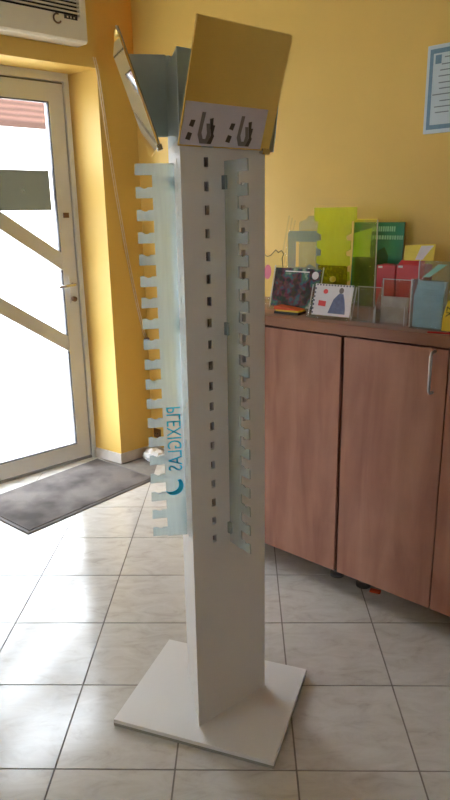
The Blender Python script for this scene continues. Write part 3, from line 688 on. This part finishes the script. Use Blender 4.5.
# red boxes
def red_box(label, x, y, w_, h_, d_, lid):
    t_ = wt('red_box', label, 'box', x, y, 3, 'red cardboard boxes on the worktop')
    box('body', (-w_ / 2, 0, 0.0005), (w_ / 2, d_, h_), 'red_card', t_, bevel=0.002)
    if lid: hexa('flap', [(-w_ / 2 + .004, 0.0, h_ + .0005), (w_ / 2 - .004, 0.0, h_ + .0005), (w_ / 2 - .004, 0.004, h_ + .0005), (-w_ / 2 + .004, 0.004, h_ + .0005), (-w_ / 2 + .012, 0.012, h_ + lid), (w_ / 2 - .004, 0.012, h_ + lid), (w_ / 2 - .004, 0.016, h_ + lid), (-w_ / 2 + .012, 0.016, h_ + lid)], 'red_card', t_)
    box('label_patch', (-w_ / 2 + 0.006, -0.0008, h_ - 0.012), (-w_ / 2 + 0.024, 0, h_ - 0.004), 'white_card', t_)
red_box('narrow red cardboard box beside the green sign', -0.044, 0.375, 0.078, 0.178, 0.07, 0.0)
red_box('wide red cardboard box under the yellow and white leaflet', 0.060, 0.375, 0.112, 0.182, 0.08, 0.016)
# yellow and white leaflet
ta = wt('leaflet', 'tilted yellow and white leaflet standing above the red boxes', 'leaflet', 0.03, 0.478)
g = lean(0.25, 5)
plate('page', [(-0.06, 0.0), (0.06, 0.0), (0.068, 0.252), (-0.06, 0.245)], 0.002, lambda a, b, t_: g(a, b, t_), 'yellow_print', ta)
plate('printed_panel', [(-0.01, 0.19), (0.02, 0.19), (0.062, 0.246), (0.01, 0.244)], 0.0004, lambda a, b, t_: g(a, b, -0.0005 + t_), 'white_card', ta)
# clear leaflet dispensers
def dispenser(label, x, w_, h_, inner):
    t_ = wt('leaflet_dispenser', label, 'dispenser', x, 0.06, 2, 'clear leaflet dispensers on the worktop')
    box('front_pocket', (-w_ / 2, 0, 0.0035), (w_ / 2, 0.003, h_ * 0.42), 'clear_acrylic', t_)
    box('back_sheet', (-w_ / 2, 0.05, 0.0035), (w_ / 2, 0.053, h_), 'clear_acrylic', t_)
    for s in (-1, 1):
        x0 = s * w_ / 2 - (0.003 if s > 0 else 0)
        hexa('side_sheet', [(x0, 0.0032, 0.0035), (x0 + .003, 0.0032, 0.0035), (x0 + .003, 0.0498, 0.0035), (x0, 0.0498, 0.0035), (x0, 0.0032, h_ * .42), (x0 + .003, 0.0032, h_ * .42), (x0 + .003, 0.0498, h_), (x0, 0.0498, h_)], 'clear_acrylic', t_)
    box('bottom_sheet', (-w_ / 2, 0, 0.0005), (w_ / 2, 0.053, 0.0034), 'clear_acrylic', t_)
    for x0 in (-w_ / 2 - 0.0002, w_ / 2 - 0.0028): box('sheen_strip', (x0, 0.0528, 0.0035), (x0 + 0.003, 0.0545, h_ + 0.001), 'edge_sheen', t_)
    for x0 in (-w_ / 2 - 0.0002, w_ / 2 - 0.0028): box('sheen_strip', (x0, -0.0015, 0.0035), (x0 + 0.003, -0.0002, h_ * 0.42), 'edge_sheen', t_)
    box('sheen_strip', (-w_ / 2, 0.050, h_ + 0.0002), (w_ / 2, 0.053, h_ + 0.0025), 'edge_sheen', t_)
    if inner: hexa('leaflet', [(-w_ / 2 + .006, 0.03, 0.004), (w_ / 2 - .006, 0.03, 0.004), (w_ / 2 - .006, 0.036, 0.004), (-w_ / 2 + .006, 0.036, 0.004), (-w_ / 2 + .006, 0.04, h_ * inner), (w_ / 2 - .006, 0.04, h_ * inner), (w_ / 2 - .006, 0.046, h_ * inner), (-w_ / 2 + .006, 0.046, h_ * inner)], 'grey_card', t_)
dispenser('low clear leaflet dispenser right of the white card', 0.040, 0.095, 0.120, 0.0)
dispenser('clear dispenser holding grey leaflets beside the blue holder', 0.147, 0.112, 0.152, 0.62)
# blue holder
tb = wt('blue_holder', 'tall bluish acrylic holder with pale stack near the worktop edge', 'holder', 0.285, 0.05, -2)
box('front_sheet', (-0.056, 0.0, 0.005), (0.056, 0.003, 0.165), 'blue_acrylic', tb)
box('back_sheet', (-0.058, 0.046, 0.005), (0.062, 0.049, 0.222), 'blue_acrylic', tb)
for s in (-0.058, 0.056): box('side_sheet', (s, 0.0032, 0.005), (s + 0.003, 0.0458, 0.165), 'clear_acrylic', tb)
box('bottom_sheet', (-0.058, 0.0, 0.0005), (0.062, 0.049, 0.0048), 'blue_acrylic', tb)
for x0, z1 in ((-0.0605, 0.222), (0.0622, 0.222)): box('sheen_strip', (x0, 0.045, 0.005), (x0 + 0.0023, 0.05, z1), 'edge_sheen', tb)
box('sheen_strip', (-0.0605, -0.001, 0.005), (-0.0582, 0.003, 0.165), 'edge_sheen', tb)
for k in range(4): box('pale_card', (-0.052, 0.008 + 0.008 * k, 0.006), (0.052, 0.013 + 0.008 * k, 0.115 + 0.014 * k), 'pale_blue_card', tb)
plate('green_stripe', [(-0.045, 0.168), (-0.02, 0.168), (0.04, 0.212), (0.01, 0.212)], 0.0005, lambda a, b, t_: (a, 0.0453 + t_, b), 'sign_ink', tb)
# yellow card with letters, red strip, clear plate
tcx = wt('yellow_card', 'yellow card with black letters at the right end of the worktop', 'card', 0.374, 0.04, -4)
g = lean(0.1, 10)
yc = plate('card', [(-0.03, 0.0), (0.04, 0.0), (0.045, 0.095), (-0.022, 0.098), (-0.032, 0.05)], 0.003, lambda a, b, t_: g(a, b, t_), 'yellow_print', tcx)
text_mesh('lettering', 'ZK', 0.034, 0.0002, lambda x, y, z: g(-0.022 + y, 0.080 - x * 0.8, -0.0006 + z), 'black_print', yc)
box('prop', (-0.02, 0.02, 0.0005), (0.03, 0.045, 0.03), 'cream_card', tcx)
ts = box('red_strip', (-0.045, -0.006, 0.0005), (0.06, 0.006, 0.006), 'red_card', None, bevel=0.002, loc=cp(0.36, 0.012, ZW), rotz=R(CA + 14))
tag(ts, 'flat red strip lying on the worktop edge before the yellow card', 'strip')
td = wt('clear_plate', 'upright clear acrylic plate at the right picture edge', 'acrylic plate', 0.46, 0.20)
box('sheet', (-0.05, 0, 0.008), (0.09, 0.004, 0.30), 'clear_acrylic', td)
box('foot', (-0.05, -0.03, 0.0005), (0.09, 0.04, 0.0078), 'clear_acrylic', td)
